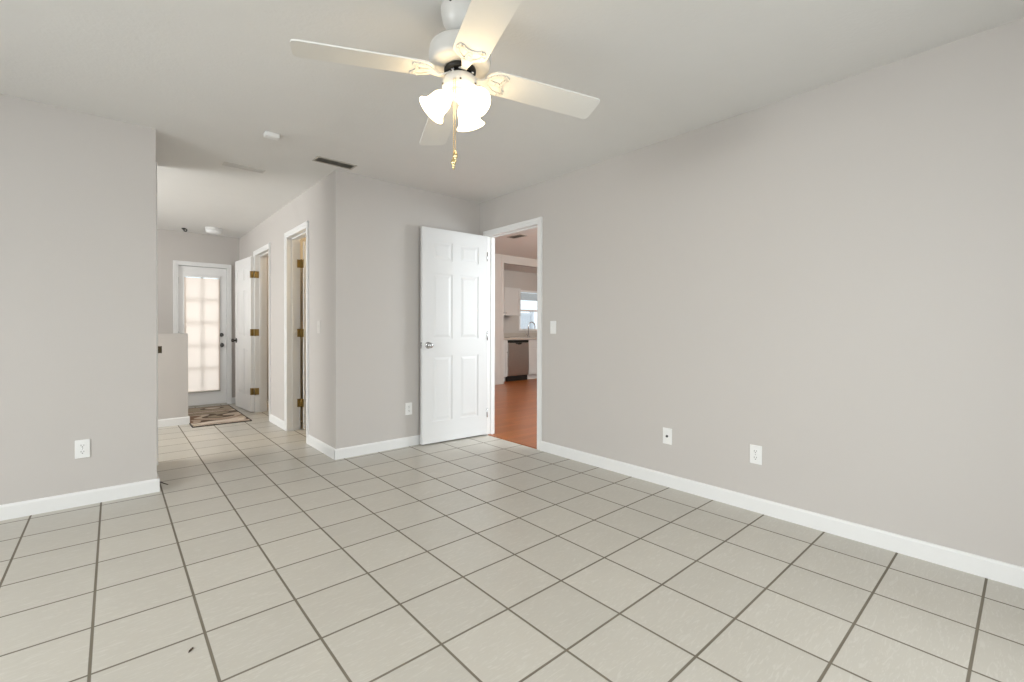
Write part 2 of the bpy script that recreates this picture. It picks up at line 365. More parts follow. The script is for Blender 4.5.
# ------------------------------------------------------------------ baseboards
def base_run(mb, axis, c, n, a0, a1):
    """a skirting board on the plane axis=c facing direction n, from a0 to a1"""
    prof = [(0, 0), (0.014, 0), (0.014, BB-0.012), (0.009, BB-0.003), (0.004, BB), (0, BB)]
    A, B = [], []
    for d, z in prof:
        for L_, a in ((A, a0), (B, a1)):
            L_.append(mb.bm.verts.new((c+n*d, a, z) if axis == 'x' else (a, c+n*d, z)))
    k = len(prof); mb._f(A); mb._f(B[::-1])
    for i in range(k): mb._f((A[i], A[(i+1) % k], B[(i+1) % k], B[i]))
def baseboard(name, runs, label):
    mb = MB()
    for r in runs: base_run(mb, *r)
    return struct(mb.build(name, TRIM), label, 'baseboard')
CW = 0.057
baseboard('baseboard_right', [('x', XR, -1, YS, D1[0]-CW)], 'white baseboard along the long right wall')
baseboard('baseboard_back', [('y', YB, -1, XH-0.014, XR)], 'white baseboard on the short wall behind the open door')
baseboard('baseboard_left', [('y', YL, -1, XW, XL+0.014), ('x', XL, 1, YL-0.012, 2.36)], 'white baseboard under the outlet wall beside hall opening')
baseboard('baseboard_hall', [('x', XH, -1, YB-0.012, D2[0]-CW), ('x', XH, -1, D2[1]+CW, D3[0]-CW), ('x', XH, -1, D3[1]+CW, YE)], 'white baseboard along the hall doorway wall')
baseboard('baseboard_end', [('y', YE, -1, XW, D4[0]-CW), ('y', YE, -1, D4[1]+CW, XH)], 'white baseboard beside the glazed door')
baseboard('baseboard_half', [('y', 4.132, -1, XW, 0.416), ('x', 0.402, 1, 4.120, 4.252)], 'white baseboard at the foot of the half wall')
baseboard('baseboard_south', [('y', YS, 1, XW, XR)], 'white baseboard under the front windows')
baseboard('baseboard_west', [('x', XW, 1, YS, YL)], 'white baseboard under the side window')

# ------------------------------------------------------------------ door casings (trim)
def casing(name, axis, c0, c1, d, label, stop=None):
    """jamb liner in an opening through a wall c0..c1 plus flat stepped casing on both faces"""
    a0, a1, zt = d; mb = MB()
    def put(p0, p1, q0, q1, r0, r1, bev=0.0):
        if axis == 'x': mb.box((q0, p0, r0), (q1, p1, r1), bev)
        else: mb.box((p0, q0, r0), (p1, q1, r1), bev)
    put(a0-J, a0, c0, c1, 0, zt); put(a1, a1+J, c0, c1, 0, zt); put(a0-J, a1+J, c0, c1, zt, zt+J)
    if stop:
        s0, s1 = stop
        put(a0, a0+0.010, s0, s1, 0, zt-0.010); put(a1-0.010, a1, s0, s1, 0, zt-0.010); put(a0, a1, s0, s1, zt-0.010, zt)
    for c, n in ((c0, -1), (c1, 1)):
        for lo, hi, t in ((0.0, CW-0.0016, 0.010), (0.022, CW-0.0008, 0.015), (0.044, CW, 0.018)):
            q0, q1 = sorted((c, c+n*t))
            put(a0-hi, a0-lo, q0, q1, 0, zt+hi, 0.0015); put(a1+lo, a1+hi, q0, q1, 0, zt+hi, 0.0015)
            put(a0-lo, a1+lo, q0, q1, zt+lo, zt+hi, 0.0015)
    return struct(mb.build(name, TRIM), label, 'door frame')
casing('trim_1', 'x', XR, XR+0.085, D1, 'white door casing around the doorway to the wood floor', stop=(XR+0.04, XR+0.065))
casing('trim_2', 'x', XH, XH+TH, D2, 'white door casing of the hall doorway nearer the room', stop=(XH+0.045, XH+0.08))
casing('trim_3', 'x', XH, XH+TH, D3, 'white door casing of the hall doorway beside the open panel door', stop=(XH+0.045, XH+0.08))
casing('trim_4', 'y', YE, YE+TH, D4, 'white casing around the glazed door at the hall end', stop=(YE+0.07, YE+0.1))
# narrow jamb at the hidden end of the left wall
tj = MB().box((XL, 2.36, 0), (0.024, 2.475, H-0.001), 0.002)
struct(tj.build('trim_5', TRIM), 'thin white jamb strip showing past the outlet wall edge', 'door frame')
sp = empty('strike_plate', (0.024, 2.41, 0.93), 'small dark brass latch plate at the edge of the outlet wall', 'latch')
m_ = MB().box((0, -0.035, -0.03), (0.003, 0.03, 0.03), 0.001); m_.build('plate', DBRASS, sp)
m_ = MB().box((0.003, -0.033, -0.028), (0.022, -0.028, 0.028), 0.001).box((0.022, -0.033, -0.03), (0.027, -0.012, 0.03), 0.001); m_.build('lip', DBRASS, sp)
# wood threshold strip in the doorway
th = MB().prism([(XR-0.004, 0), (XR+0.006, 0.006), (XR+0.04, 0.006), (XR+0.05, 0)], D1[0], D1[1], Matrix(((1,0,0,0),(0,0,1,0),(0,1,0,0),(0,0,0,1))))
struct(th.build('trim_6', WOOD), 'wood threshold strip between tile and plank floor', 'threshold')

# ------------------------------------------------------------------ doors
def six_panel(w, h, t):
    """a moulded six panel leaf, local: x 0..w from the hinge, y -t/2..t/2, z 0..h"""
    d = 0.006; mb = MB(); st = w*0.145; mid = w*0.12
    mb.box((0.001, -t/2+d, 0.001), (w-0.001, t/2-d, h-0.001))
    rows = [(0.10*h, 0.405*h), (0.485*h, 0.79*h), (0.853*h, 0.938*h)]
    cols = [(st, (w-mid)/2), ((w+mid)/2, w-st)]
    for s in (-1, 1):
        y0, y1 = s*(t/2-d), s*t/2
        mb.box((0, y0, 0), (st, y1, h)); mb.box((w-st, y0, 0), (w, y1, h))
        zs = [0.0] + [v for r in rows for v in r] + [h]
        for i in range(0, len(zs), 2): mb.box((st, y0, zs[i]), (w-st, y1, zs[i+1]))
        for z0, z1 in rows:
            mb.box(((w-mid)/2, y0, z0), ((w+mid)/2, y1, z1))
            for x0, x1 in cols:
                # sloping sticking round each panel, then a raised field
                mb.frustum((x0+0.016, y0, z0+0.016), (x1-0.016, s*(t/2-0.0012), z1-0.016), 'y', 0.024)
    mb.box((0.0006, -t/2+0.001, 0.0006), (0.002, t/2-0.001, h-0.0006)); mb.box((w-0.002, -t/2+0.001, 0.0006), (w-0.0006, t/2-0.001, h-0.0006))
    mb.box((0.003, -t/2+0.001, h-0.002), (w-0.003, t/2-0.001, h-0.0004)); mb.box((0.003, -t/2+0.001, 0.0004), (w-0.003, t/2-0.001, 0.002))
    return mb
def knob_mtx(x, y, z, s): return Matrix.Translation((x, y, z)) @ Matrix.Rotation(-s*math.pi/2, 4, 'X')
def add_knob(root, x, y, z, s, m, r=0.027):
    """round knob standing off the face at y, pointing towards s*y"""
    mx = knob_mtx(x, y, z, s)
    k = MB().lathe([(0.0105, 0), (0.0105, 0.026), (0.018, 0.032), (r, 0.042), (r*1.03, 0.050), (r*0.9, 0.059), (r*0.5, 0.064), (0, 0.065)], 28, mx).build('knob', m, root)
    MB().lathe([(0.033, 0), (0.033, 0.004), (0.028, 0.009), (0.012, 0.011), (0, 0.011)], 28, mx).build('rose', m, k)
    return k
def add_hinge(root, x, y, z, m, sx=1, sy=1, hw=0.036):
    """butt hinge: knuckle barrel at (x, y) with two leaves"""
    mb = MB().lathe([(0, -0.048), (0.004, -0.046), (0.006, -0.044), (0.006, 0.044), (0.004, 0.046), (0, 0.048)], 14, Matrix.Translation((x, y, z)))
    for q in (-0.026, -0.009, 0.009, 0.026): mb.lathe([(0.0064, q-0.001), (0.0064, q+0.001)], 14, Matrix.Translation((x, y, z)))
    mb.box((x, y-0.001, z-0.044), (x+sx*hw, y+0.001, z+0.044)); mb.box((x-0.001, y, z-0.044), (x+0.001, y+sy*hw, z+0.044))
    return mb.build('hinge', m, root)

# door 1: open six panel door against the back wall
hx, hy = 2.672, 1.470
ang = math.atan2(1.512-hy, 1.936-hx)
dl = math.hypot(1.512-hy, 1.936-hx)
d1 = empty('door_1', (hx, hy, 0.014), 'white six panel door standing open against the short wall', 'door', None, 'structure', ang)
T1 = 0.035
six_panel(dl, 2.052, T1).build('leaf', DOOR, d1)
add_knob(d1, dl-0.062, T1/2, 0.935, 1, CHROME); add_knob(d1, dl-0.062, -T1/2, 0.935, -1, CHROME, 0.024)
lt = MB().box((dl-0.001, -0.0125, 0.905), (dl+0.002, 0.0125, 0.965), 0.0005).box((dl, -0.006, 0.927), (dl+0.008, 0.006, 0.943)); lt.build('latch', CHROME, d1)
for z in (0.22, 1.02, 1.84): add_hinge(d1, -0.004, T1/2+0.003, z, CHROME, 1, -1, 0.0)

# door 2 (near hall doorway): opened into the lit room behind
d2 = empty('door_2', (XH+TH+0.004, 2.994, 0.012), 'white panel door just showing behind the nearer hall doorway', 'door', None, 'structure', math.radians(-3))
six_panel(0.64, 2.04, 0.035).build('leaf', DOOR, d2, Matrix.Translation((0.028, -0.034, 0)))
for z in (0.28, 1.045, 1.80):
    mb = MB().lathe([(0, -0.048), (0.006, -0.046), (0.007, 0.0), (0.006, 0.046), (0, 0.048)], 14, Matrix.Translation((0.012, -0.008, z)))
    mb.box((-0.026, 0.0015, z-0.044), (0.012, 0.0045, z+0.044)).box((0.0250, -0.050, z-0.044), (0.0280, -0.008, z+0.044)).box((0.010, -0.010, z-0.044), (0.026, -0.006, z+0.044))
    mb.build('hinge', BRASS, d2)
add_knob(d2, 0.58, -0.034-0.0175, 0.93, -1, BRONZE); add_knob(d2, 0.58, -0.034+0.0175, 0.93, 1, BRONZE)

# door 3 (far hall doorway): swung back flat into the hall
hx3, hy3 = 1.128, 4.462; ex3, ey3 = 1.072, 5.150
a3 = math.atan2(ey3-hy3, ex3-hx3); w3 = math.hypot(ex3-hx3, ey3-hy3)
d3 = empty('door_3', (hx3, hy3, 0.012), 'white six panel door folded back beside the glazed door', 'door', None, 'structure', a3)
six_panel(w3, 2.035, 0.035).build('leaf', DOORW, d3)
add_knob(d3, w3-0.055, 0.0175, 0.925, 1, BRONZE, 0.025); add_knob(d3, w3-0.055, -0.0175, 0.925, -1, BRONZE, 0.022)
m3i = (Matrix.Translation((hx3, hy3, 0.012)) @ Matrix.Rotation(a3, 4, 'Z')).inverted()
for z in (0.265, 1.04, 1.80):
    mb = MB().box((1.159, 4.4365, z+0.012-0.044), (1.200, 4.4395, z+0.012+0.044))      # plate let into the jamb
    mb.box((1.1475, 4.440, z+0.012-0.044), (1.1510, 4.452, z+0.012+0.044))
    mb.lathe([(0, -0.048), (0.006, -0.046), (0.007, 0.0), (0.006, 0.046), (0, 0.048)], 14, Matrix.Translation((1.152, 4.434, z+0.012)))
    for v in mb.bm.verts: v.co = m3i @ v.co
    mb.box((-0.002, 0.0175, z-0.044), (0.030, 0.0205, z+0.044)).box((-0.004, -0.016, z-0.044), (-0.0005, 0.0205, z+0.044))
    mb.build('hinge', BRASS, d3)

# door 4: glazed door with a cloth blind at the hall end
d4w = D4[1]-D4[0]
d4 = empty('door_4', (D4[0], YE+0.045, 0.018), 'white glazed exterior door with a drawn blind at hall end', 'door', None, 'structure')
gx0, gx1, gz0, gz1 = 0.512-D4[0], 0.908-D4[0]-0.002, 0.20, 1.815
wz = 1.955
lf = MB().box((0.002, -0.022, 0), (gx0, 0.022, wz)).box((gx1, -0.022, 0), (d4w-0.002, 0.022, wz)).box((gx0, -0.022, 0), (gx1, 0.022, gz0)).box((gx0, -0.022, gz1), (gx1, 0.022, wz))
lf.build('leaf', DOORW, d4)
gf = MB()
for s in (-1, 1):
    y0, y1 = (-0.034, -0.022) if s < 0 else (0.022, 0.032)
    gf.box((gx0-0.022, y0, gz0-0.022), (gx0+0.004, y1, gz1+0.022), 0.003).box((gx1-0.004, y0, gz0-0.022), (gx1+0.022, y1, gz1+0.022), 0.003)
    gf.box((gx0, y0, gz0-0.022), (gx1, y1, gz0+0.004), 0.003).box((gx0, y0, gz1-0.004), (gx1, y1, gz1+0.022), 0.003)
gf.build('glazing_frame', DOORW, d4)
gp = MB().box((gx0, -0.004, gz0), (gx1, 0.004, gz1)).build('glass_pane', GLASS, d4)
mu = MB(); xm = (gx0+gx1)/2; mu.box((xm-0.012, 0.005, gz0), (xm+0.012, 0.014, gz1))
for k in range(1, 5):
    z = gz0+(gz1-gz0)*k/5; mu.box((gx0, 0.005, z-0.012), (gx1, 0.014, z+0.012))
mu.build('glazing_bars', DOORW, d4)
bl = MB()
zz = [gz0-0.005+0.02*k for k in range(int((gz1-gz0)/0.02)+1)]
for i in range(len(zz)-1):                       # plain cloth
    ya = yb = -0.038
    bl.bm.verts.ensure_lookup_table()
    v = [bl.bm.verts.new(p) for p in ((gx0-0.012, ya, zz[i]), (gx1+0.012, ya, zz[i]), (gx1+0.012, yb, zz[i+1]), (gx0-0.012, yb, zz[i+1]))]
    bl._f(v)
bb_ = bl.build('blind', CLOTH, d4)
MB().box((gx0-0.014, -0.052, gz1-0.005), (gx1+0.014, -0.034, gz1+0.022), 0.003).build('head_rail', PLATE, bb_)
MB().box((gx0-0.014, -0.048, gz0-0.018), (gx1+0.014, -0.034, gz0-0.004), 0.003).build('bottom_rail', VENTM, bb_)
add_knob(d4, 0.939-D4[0], -0.022, 0.845, -1, PEWTER, 0.026)
db = MB().lathe([(0.028, 0), (0.028, 0.010), (0.022, 0.016), (0, 0.016)], 28, knob_mtx(0.939-D4[0], -0.022, 0.993, -1)).box((0.939-D4[0]-0.004, -0.052, 0.978), (0.939-D4[0]+0.004, -0.036, 1.008), 0.002)
db.build('deadbolt', PEWTER, d4)
for z in (0.25, 1.0, 1.75): add_hinge(d4, 0.0, -0.026, z, CHROME, 1, 1, 0.0)
struct(MB().box((D4[0]-0.01, YE-0.005, 0), (D4[1]+0.01, YE+TH+0.03, 0.016), 0.004).build('trim_7', VENTM), 'metal sill under the glazed door', 'threshold')

# ------------------------------------------------------------------ windows (daylight sources)
def window(name, axis, c0, c1, a0, a1, z0, z1, label, nx=1):
    w = empty(name, ((c0+c1)/2, (a0+a1)/2, z0) if axis == 'x' else ((a0+a1)/2, (c0+c1)/2, z0), label, 'window', None, 'structure')
    mb = MB(); g = MB(); cm = 0.0; hw = (a1-a0)/2; hh = z1-z0; t = (c1-c0)/2
    def put(b, p0, p1, q0, q1, r0, r1):
        if axis == 'x': b.box((q0, p0, r0), (q1, p1, r1))
        else: b.box((p0, q0, r0), (p1, q1, r1))
    f = 0.04
    put(mb, -hw, -hw+f, -t, t, 0, hh); put(mb, hw-f, hw, -t, t, 0, hh); put(mb, -hw+f, hw-f, -t, t, 0, f); put(mb, -hw+f, hw-f, -t, t, hh-f, hh)
    put(mb, -hw+f, hw-f, -0.02, 0.02, hh/2-0.02, hh/2+0.02)
    for i in range(1, nx): x = -hw+2*hw*i/nx; put(mb, x-0.02, x+0.02, -0.02, 0.02, f, hh-f)
    mb.build('window_frame', TRIM, w)
    put(g, -hw+f, hw-f, -0.003, 0.003, f, hh-f); g.build('window_pane', GLASS, w)
    return w
window('window_1', 'y', KB, KB+TH, 6.86, 7.72, 1.075, 2.02, 'bright white framed window over the kitchen sink')
window('window_2', 'y', YS-TH, YS, -2.25, -0.75, 0.3, 2.1, 'tall front window behind the viewer')
window('window_6', 'y', YS-TH, YS, 0.15, 1.75, 0.3, 2.1, 'second tall front window behind the viewer')
window('window_3', 'x', XW-TH, XW, -2.0, 0.5, 0.65, 2.05, 'side window of the main room', 2)
window('window_4', 'x', XW-TH, XW, 2.5, 4.4, 0.5, 2.2, 'foyer window out of view', 2)
window('window_5', 'y', -0.12, 0.0, 3.2, 5.8, 0.35, 2.2, 'window of the room beyond the doorway', 2)

# ------------------------------------------------------------------ ceiling fan
FX, FY = 0.845, -0.695
fan = empty('ceiling_fan', (FX, FY, H), 'white four blade ceiling fan with three lit bell shades', 'ceiling fan')
R0 = 2.168-H     # blade plane, below the ceiling
def fz(z): return z-H
cp = MB().lathe([(0.078, 0), (0.080, -0.006), (0.079, -0.030), (0.070, -0.070), (0.052, -0.098), (0.026, -0.112), (0.0, -0.112)], 40).build('canopy', FANW, fan)
for a in (3.6, 5.2, 0.6): MB().ball((0.080*math.cos(a), 0.080*math.sin(a), -0.018), 0.006, 10).build('screw', BLACK, cp)
MB().lathe([(0.016, -0.10), (0.016, -0.15), (0.030, -0.16)], 24).build('downrod', FANW, fan)
mh = MB().lathe([(0.0, fz(2.300)), (0.045, fz(2.300)), (0.085, fz(2.292)), (0.112, fz(2.280)), (0.1245, fz(2.268)), (0.128, fz(2.250)), (0.128, fz(2.213)), (0.1265, fz(2.204)), (0.120, fz(2.192)), (0.070, fz(2.187)), (0.0, fz(2.187))], 56)
mh = mh.build('motor_housing', FANW, fan)
fly = MB().lathe([(0.0, fz(2.187)), (0.062, fz(2.187)), (0.066, fz(2.183)), (0.066, fz(2.172)), (0.058, fz(2.166)), (0.0, fz(2.166))], 40).build('flywheel', BLACK, fan)
for k in range(4):
    a = -0.361+math.pi/4+k*math.pi/2
    MB().tube([(0.05*math.cos(a), 0.05*math.sin(a), fz(2.166)), (0.062*math.cos(a), 0.062*math.sin(a), fz(2.155)), (0.050*math.cos(a), 0.050*math.sin(a), fz(2.146))], 0.005, 8).build('motor_post', CHROME, fly)
sh = MB().lathe([(0.0, fz(2.158)), (0.040, fz(2.156)), (0.063, fz(2.147)), (0.073, fz(2.128)), (0.074, fz(2.104)), (0.068, fz(2.094)), (0.052, fz(2.088)), (0.0, fz(2.086))], 44).build('switch_housing', FANW, fan)
for a in (-2.15, -1.2, 2.9): MB().ball((0.0745*math.cos(a), 0.0745*math.sin(a), fz(2.108)), 0.004, 8).build('screw', BRONZE, sh)
# blades: local x radial, y tangent, z normal
def blade_outline():
    w, r0, r1 = 0.144, 0.108, 0.638
    pts = []
    for i in range(9):                                        # rounded root
        t = math.pi/2 + math.pi*i/8
        pts.append((r0+0.060+0.060*math.cos(t), (w/2-0.004)*math.sin(t)))
    c = 0.022
    pts += [(r1-c, -w/2), (r1-0.006, -w/2+0.006), (r1, -w/2+c), (r1, w/2-c), (r1-0.006, w/2-0.006), (r1-c, w/2)]
    return pts
def iron_mesh():
    mb = MB()
    # curved arm from the flywheel out and up to a plate under the blade
    n = 10; L_ = []
    for i in range(n+1):
        s = i/n; r = 0.045+0.080*s; z = -0.002-0.014*math.sin(math.pi*s); wd = 0.017-0.006*math.sin(math.pi*s)+0.012*s**3
        L_.append((r, z, wd))
    for (ra, za, wa), (rb, zb, wb) in zip(L_, L_[1:]):
        v = [mb.bm.verts.new(p) for p in ((ra,-wa,za-0.004),(ra,wa,za-0.004),(rb,wb,zb-0.004),(rb,-wb,zb-0.004),(ra,-wa,za+0.003),(ra,wa,za+0.003),(rb,wb,zb+0.003),(rb,-wb,zb+0.003))]
        for q in ((0,1,2,3),(7,6,5,4),(0,4,5,1),(1,5,6,2),(2,6,7,3),(3,7,4,0)): mb._f([v[i] for i in q])
    # two prongs that curl into a crescent, and a centre tongue
    def strip(pts, w, z0=-0.0085, z1=-0.0035):
        for (xa, ya), (xb, yb) in zip(pts, pts[1:]):
            d = Vector((xb-xa, yb-ya)); nrm = Vector((-d.y, d.x)).normalized()*w
            mb.prism([(xa-nrm.x, ya-nrm.y), (xb-nrm.x, yb-nrm.y), (xb+nrm.x, yb+nrm.y), (xa+nrm.x, ya+nrm.y)], z0, z1)
    for s in (-1, 1):
        strip([(0.117, s*0.010), (0.131, s*0.030), (0.151, s*0.046), (0.174, s*0.052), (0.191, s*0.048), (0.199, s*0.040)], 0.0075)
        strip([(0.199, s*0.040), (0.188, s*0.030), (0.181, s*0.015), (0.179, 0)], 0.006)
        mb.ball((0.174, s*0.052, -0.009), 0.006, 10, 0.5)
    mb.prism([(0.117, -0.016), (0.168, -0.009), (0.179, 0), (0.168, 0.009), (0.117, 0.016)], -0.0085, -0.0035)
    mb.ball((0.151, 0, -0.009), 0.006, 10, 0.5)
    return mb
blade_proto = None
ta, tb_ = -0.019, -0.026
for k in range(4):
    t = -0.361+k*math.pi/2; phi = -0.166; dr = 0.058
    u = Vector((math.cos(t), math.sin(t), -dr + ta*math.cos(t)+tb_*math.sin(t))).normalized()
    v = Vector((-math.sin(t)*math.cos(phi), math.cos(t)*math.cos(phi), math.sin(phi) - ta*math.sin(t)+tb_*math.cos(t)))
    v = (v-u*v.dot(u)).normalized(); n = u.cross(v)
    mx = Matrix((u, v, n)).transposed().to_4x4(); mx.translation = (0, 0, R0)
    if blade_proto is None:
        blade_proto = MB().prism(blade_outline(), -0.003, 0.003).build('blade', BLADE, fan)
        iron_mesh().build('blade_iron', FANW, blade_proto); b = blade_proto
    else: b = copy_tree(blade_proto, fan)
    b.matrix_local = mx
# light kit
lk = MB().lathe([(0.050, fz(2.090)), (0.052, fz(2.080)), (0.046, fz(2.066)), (0.026, fz(2.056)), (0.012, fz(2.050)), (0.008, fz(2.038)), (0, fz(2.034))], 36).build('light_fitter', FANW, fan)
shade_proto = None
for az in (32, 154, 267):
    a = math.radians(az); tilt = math.radians(42)
    ax = Vector((math.cos(a)*math.sin(tilt), math.sin(a)*math.sin(tilt), -math.cos(tilt)))
    q = Vector((0, 0, 1)).rotation_difference(ax).to_matrix().to_4x4(); q.translation = Vector((0.052*math.cos(a), 0.052*math.sin(a), fz(2.074)))
    MB().tube([(0.03*math.cos(a), 0.03*math.sin(a), fz(2.078)), (0.050*math.cos(a), 0.050*math.sin(a), fz(2.076)), tuple(q.translation+ax*0.018)], 0.011, 12).build('lamp_arm', FANW, fan)
    if shade_proto is None:
        pr_ = [(0.024, 0.0), (0.027, 0.008), (0.036, 0.018), (0.044, 0.034), (0.047, 0.052), (0.048, 0.070), (0.052, 0.086), (0.060, 0.098), (0.068, 0.105)]
        pr_ = [(r*0.93, z*0.95) for r, z in pr_]; inner = [(r-0.003, z) for r, z in pr_[::-1]]
        shade_proto = MB().lathe(pr_+inner, 48, None, 0.0).build('lamp_shade', SHADE, fan)
        MB().lathe([(0.0, 0.0), (0.013, 0.002), (0.013, 0.024), (0.022, 0.040), (0.026, 0.055), (0.022, 0.070), (0.010, 0.079), (0, 0.080)], 24).build('bulb', BULB, shade_proto)
        s_ = shade_proto
    else: s_ = copy_tree(shade_proto, fan)
    s_.matrix_local = q
# pull chains with brass fobs: hanging from the side of the switch housing that faces the room
for (cx, cy, zl) in ((-0.0505, -0.0453, 1.784), (-0.0545, -0.0407, 1.758)):
    ch = MB(); z = 2.100
    ch.tube([(cx*1.05, cy*1.05, fz(2.112)), (cx*1.18, cy*1.18, fz(2.106)), (cx*1.2, cy*1.2, fz(2.09)), (cx*1.2, cy*1.2, fz(zl+0.03))], 0.0011, 6)
    k = 0
    while z-k*0.008 > zl+0.03: ch.ball((cx*1.2, cy*1.2, fz(z-k*0.008)), 0.0019, 6); k += 1
    c_ = ch.build('pull_chain', GOLD, fan)
    X, Y = cx*1.2, cy*1.2
    MB().lathe([(0, 0.034), (0.003, 0.032), (0.004, 0.026), (0.008, 0.020), (0.0105, 0.012), (0.008, 0.003), (0.004, -0.002), (0.0065, -0.008), (0.004, -0.014), (0.0015, -0.018), (0, -0.019)], 18, Matrix.Translation((X, Y, fz(zl)))).build('fob', GOLD, c_)

# ------------------------------------------------------------------ ceiling fittings
def grille(name, loc, L_, Wd, rz, frame_m, slat_m, dark_m, label, n=5, group=None, cov=(0.42, 0.30)):
    v = empty(name, loc, label, 'vent', group, None, rz)
    mb = MB(); e = 0.016
    mb.box((-L_/2, -Wd/2, -0.006), (-L_/2+e, Wd/2, 0), 0.0015).box((L_/2-e, -Wd/2, -0.006), (L_/2, Wd/2, 0), 0.0015)
    mb.box((-L_/2+e, -Wd/2, -0.006), (L_/2-e, -Wd/2+e, 0), 0.0015).box((-L_/2+e, Wd/2-e, -0.006), (L_/2-e, Wd/2, 0), 0.0015)
    mb.build('frame', frame_m, v)
    MB().box((-L_/2+e, -Wd/2+e, -0.0015), (L_/2-e, Wd/2-e, 0)).build('backing', dark_m, v)
    sl = MB(); iw = Wd-2*e
    for i in range(n):
        y = -iw/2+iw*(i+0.5)/n
        sl.prism([(y-iw/n*cov[0], -0.009), (y-iw/n*cov[0]+0.0012, -0.009), (y+iw/n*cov[1], -0.0015), (y+iw/n*cov[1]-0.0012, -0.0015)], -L_/2+e, L_/2-e, Matrix(((0,0,1,0),(1,0,0,0),(0,1,0,0),(0,0,0,1))))
    sl.build('slat', slat_m, v)
    return v
grille('air_vent', (1.103, 1.435, H), 0.315, 0.125, 0.0, VENTM, VENTM, VENTD, 'brown metal air vent on ceiling above the short wall corner', 5)
grille('air_vent', (0.576, 2.041, H), 0.30, 0.085, math.pi, VENTW, VENTW, VENTB, 'pale narrow air vent on ceiling over the hall opening', 4, None, (0.48, 0.48))
grille('air_vent', (4.65, 3.20, 2.60), 0.16, 0.32, 0.0, VENTM, VENTM, VENTD, 'small dark ceiling vent seen through the doorway', 6)
bx = empty('alarm_sensor', (0.575, 1.17, H), 'small white square sensor box on the ceiling', 'sensor')
MB().box((-0.045, -0.03, -0.030), (0.045, 0.03, 0), 0.006).build('case', PLATE, bx)
MB().box((-0.03, -0.02, -0.033), (0.03, 0.02, -0.029), 0.002).build('cover', PLATE, bx)
cl = empty('ceiling_light', (0.768, 4.93, H), 'white round flush fitting on ceiling near the glazed door', 'ceiling light')
MB().lathe([(0.098, 0), (0.098, -0.018), (0.094, -0.022), (0, -0.022)], 40).build('base', PLATE, cl)
MB().lathe([(0.090, -0.022), (0.090, -0.050), (0.080, -0.064), (0.050, -0.072), (0, -0.074)], 40).build('diffuser', mat('frosted_diffuser', (0.86, 0.86, 0.86), 0.3, noise=0.01), cl)
hk = empty('ceiling_hook', (0.470, 5.20, H), 'small black plant hook on ceiling near the end wall', 'hook')
MB().lathe([(0.026, 0), (0.026, -0.008), (0.014, -0.016), (0, -0.016)], 20).build('base', BLACK, hk)
MB().tube([(0, 0, -0.008), (0, 0, -0.022)]+[(0.016-0.016*math.cos(q*0.5), 0, -0.022-0.016*math.sin(q*0.5)) for q in range(1, 9)], 0.008, 8).build('hook', BLACK, hk)

# ------------------------------------------------------------------ outlets and switches: local x right, y out of the wall (-y), z up
def plate_mesh(): return MB().box((-0.035, -0.006, -0.057), (0.035, 0, 0.057), 0.003)
def outlet(loc, rz, label):
    o = empty('electrical_outlet', loc, label, 'outlet', None, None, rz)
    plate_mesh().build('cover_plate', PLATE, o)
    for dz in (-0.0195, 0.0195):
        mb = MB(); out = [(0.0165*math.cos(a)*1.0, max(-0.0135, min(0.0135, 0.0172*math.sin(a)))) for a in [2*math.pi*i/24 for i in range(24)]]
        mb.prism(out, 0.006, 0.0085, Matrix(((1,0,0,0),(0,0,-1,0),(0,1,0,dz),(0,0,0,1))))
        mb.mi = 1
        mb.box((-0.0075, -0.0089, dz-0.001), (-0.0052, -0.0084, dz+0.008)); mb.box((0.0052, -0.0089, dz-0.000), (0.0075, -0.0084, dz+0.008))
        mb.lathe([(0.0029, 0.0084), (0.0029, 0.0089)], 12, Matrix(((1,0,0,0),(0,0,-1,0),(0,1,0,dz-0.0068),(0,0,0,1))))
        mb.build('receptacle', [PLATE, SLOT], o)
    MB().lathe([(0.003, 0.006), (0.0025, 0.0072), (0, 0.0074)], 12, Matrix(((1,0,0,0),(0,0,-1,0),(0,1,0,0),(0,0,0,1)))).build('screw', CHROME, o)
    return o
def switch(loc, rz, label, pm=PLATE):
    o = empty('light_switch', loc, label, 'light switch', None, None, rz)
    plate_mesh().build('cover_plate', pm, o)
    MB().box((-0.006, -0.0075, -0.0125), (0.006, -0.0055, 0.0125), 0.0005).prism([(-0.006, 0.002), (-0.016, 0.009), (-0.014, 0.012), (-0.006, 0.010)], -0.004, 0.004, Matrix(((0,0,1,0),(1,0,0,0),(0,1,0,0),(0,0,0,1)))).build('toggle', pm, o)
    for dz in (-0.03, 0.03): MB().lathe([(0.003, 0.006), (0.0025, 0.0072), (0, 0.0074)], 12, Matrix(((1,0,0,0),(0,0,-1,0),(0,1,0,dz),(0,0,0,1)))).build('screw', pm, o)
    return o
outlet((-0.392, YL, 0.352), 0, 'white duplex outlet with dark slots on the wall beside the hall opening')
outlet((1.846, YB, 0.352), 0, 'white duplex outlet low on the short wall beside the open door')
outlet((XR, -1.176, 0.346), -math.pi/2, 'white duplex outlet on the long wall, further from the doorway')
cx_ = empty('cable_plate', (XR, -0.590, 0.354), 'white cable wall plate with one dark jack on the long wall', 'wall plate', None, None, -math.pi/2)
plate_mesh().build('cover_plate', PLATE, cx_)
RX = Matrix(((1,0,0,0),(0,0,-1,0),(0,1,0,0),(0,0,0,1)))
MB().lathe([(0.0085, 0.006), (0.0085, 0.009), (0.0055, 0.009), (0.0055, 0.017), (0.0042, 0.017), (0.0042, 0.012), (0, 0.012)], 18, RX).build('cable_jack', PEWTER, cx_)
switch((XR, 0.517, 1.120), -math.pi/2, 'white toggle light switch beside the doorway casing')
switch((XH, 2.000, 1.120), -math.pi/2, 'wall coloured toggle light switch on the hall wall near the corner', PLATEW)

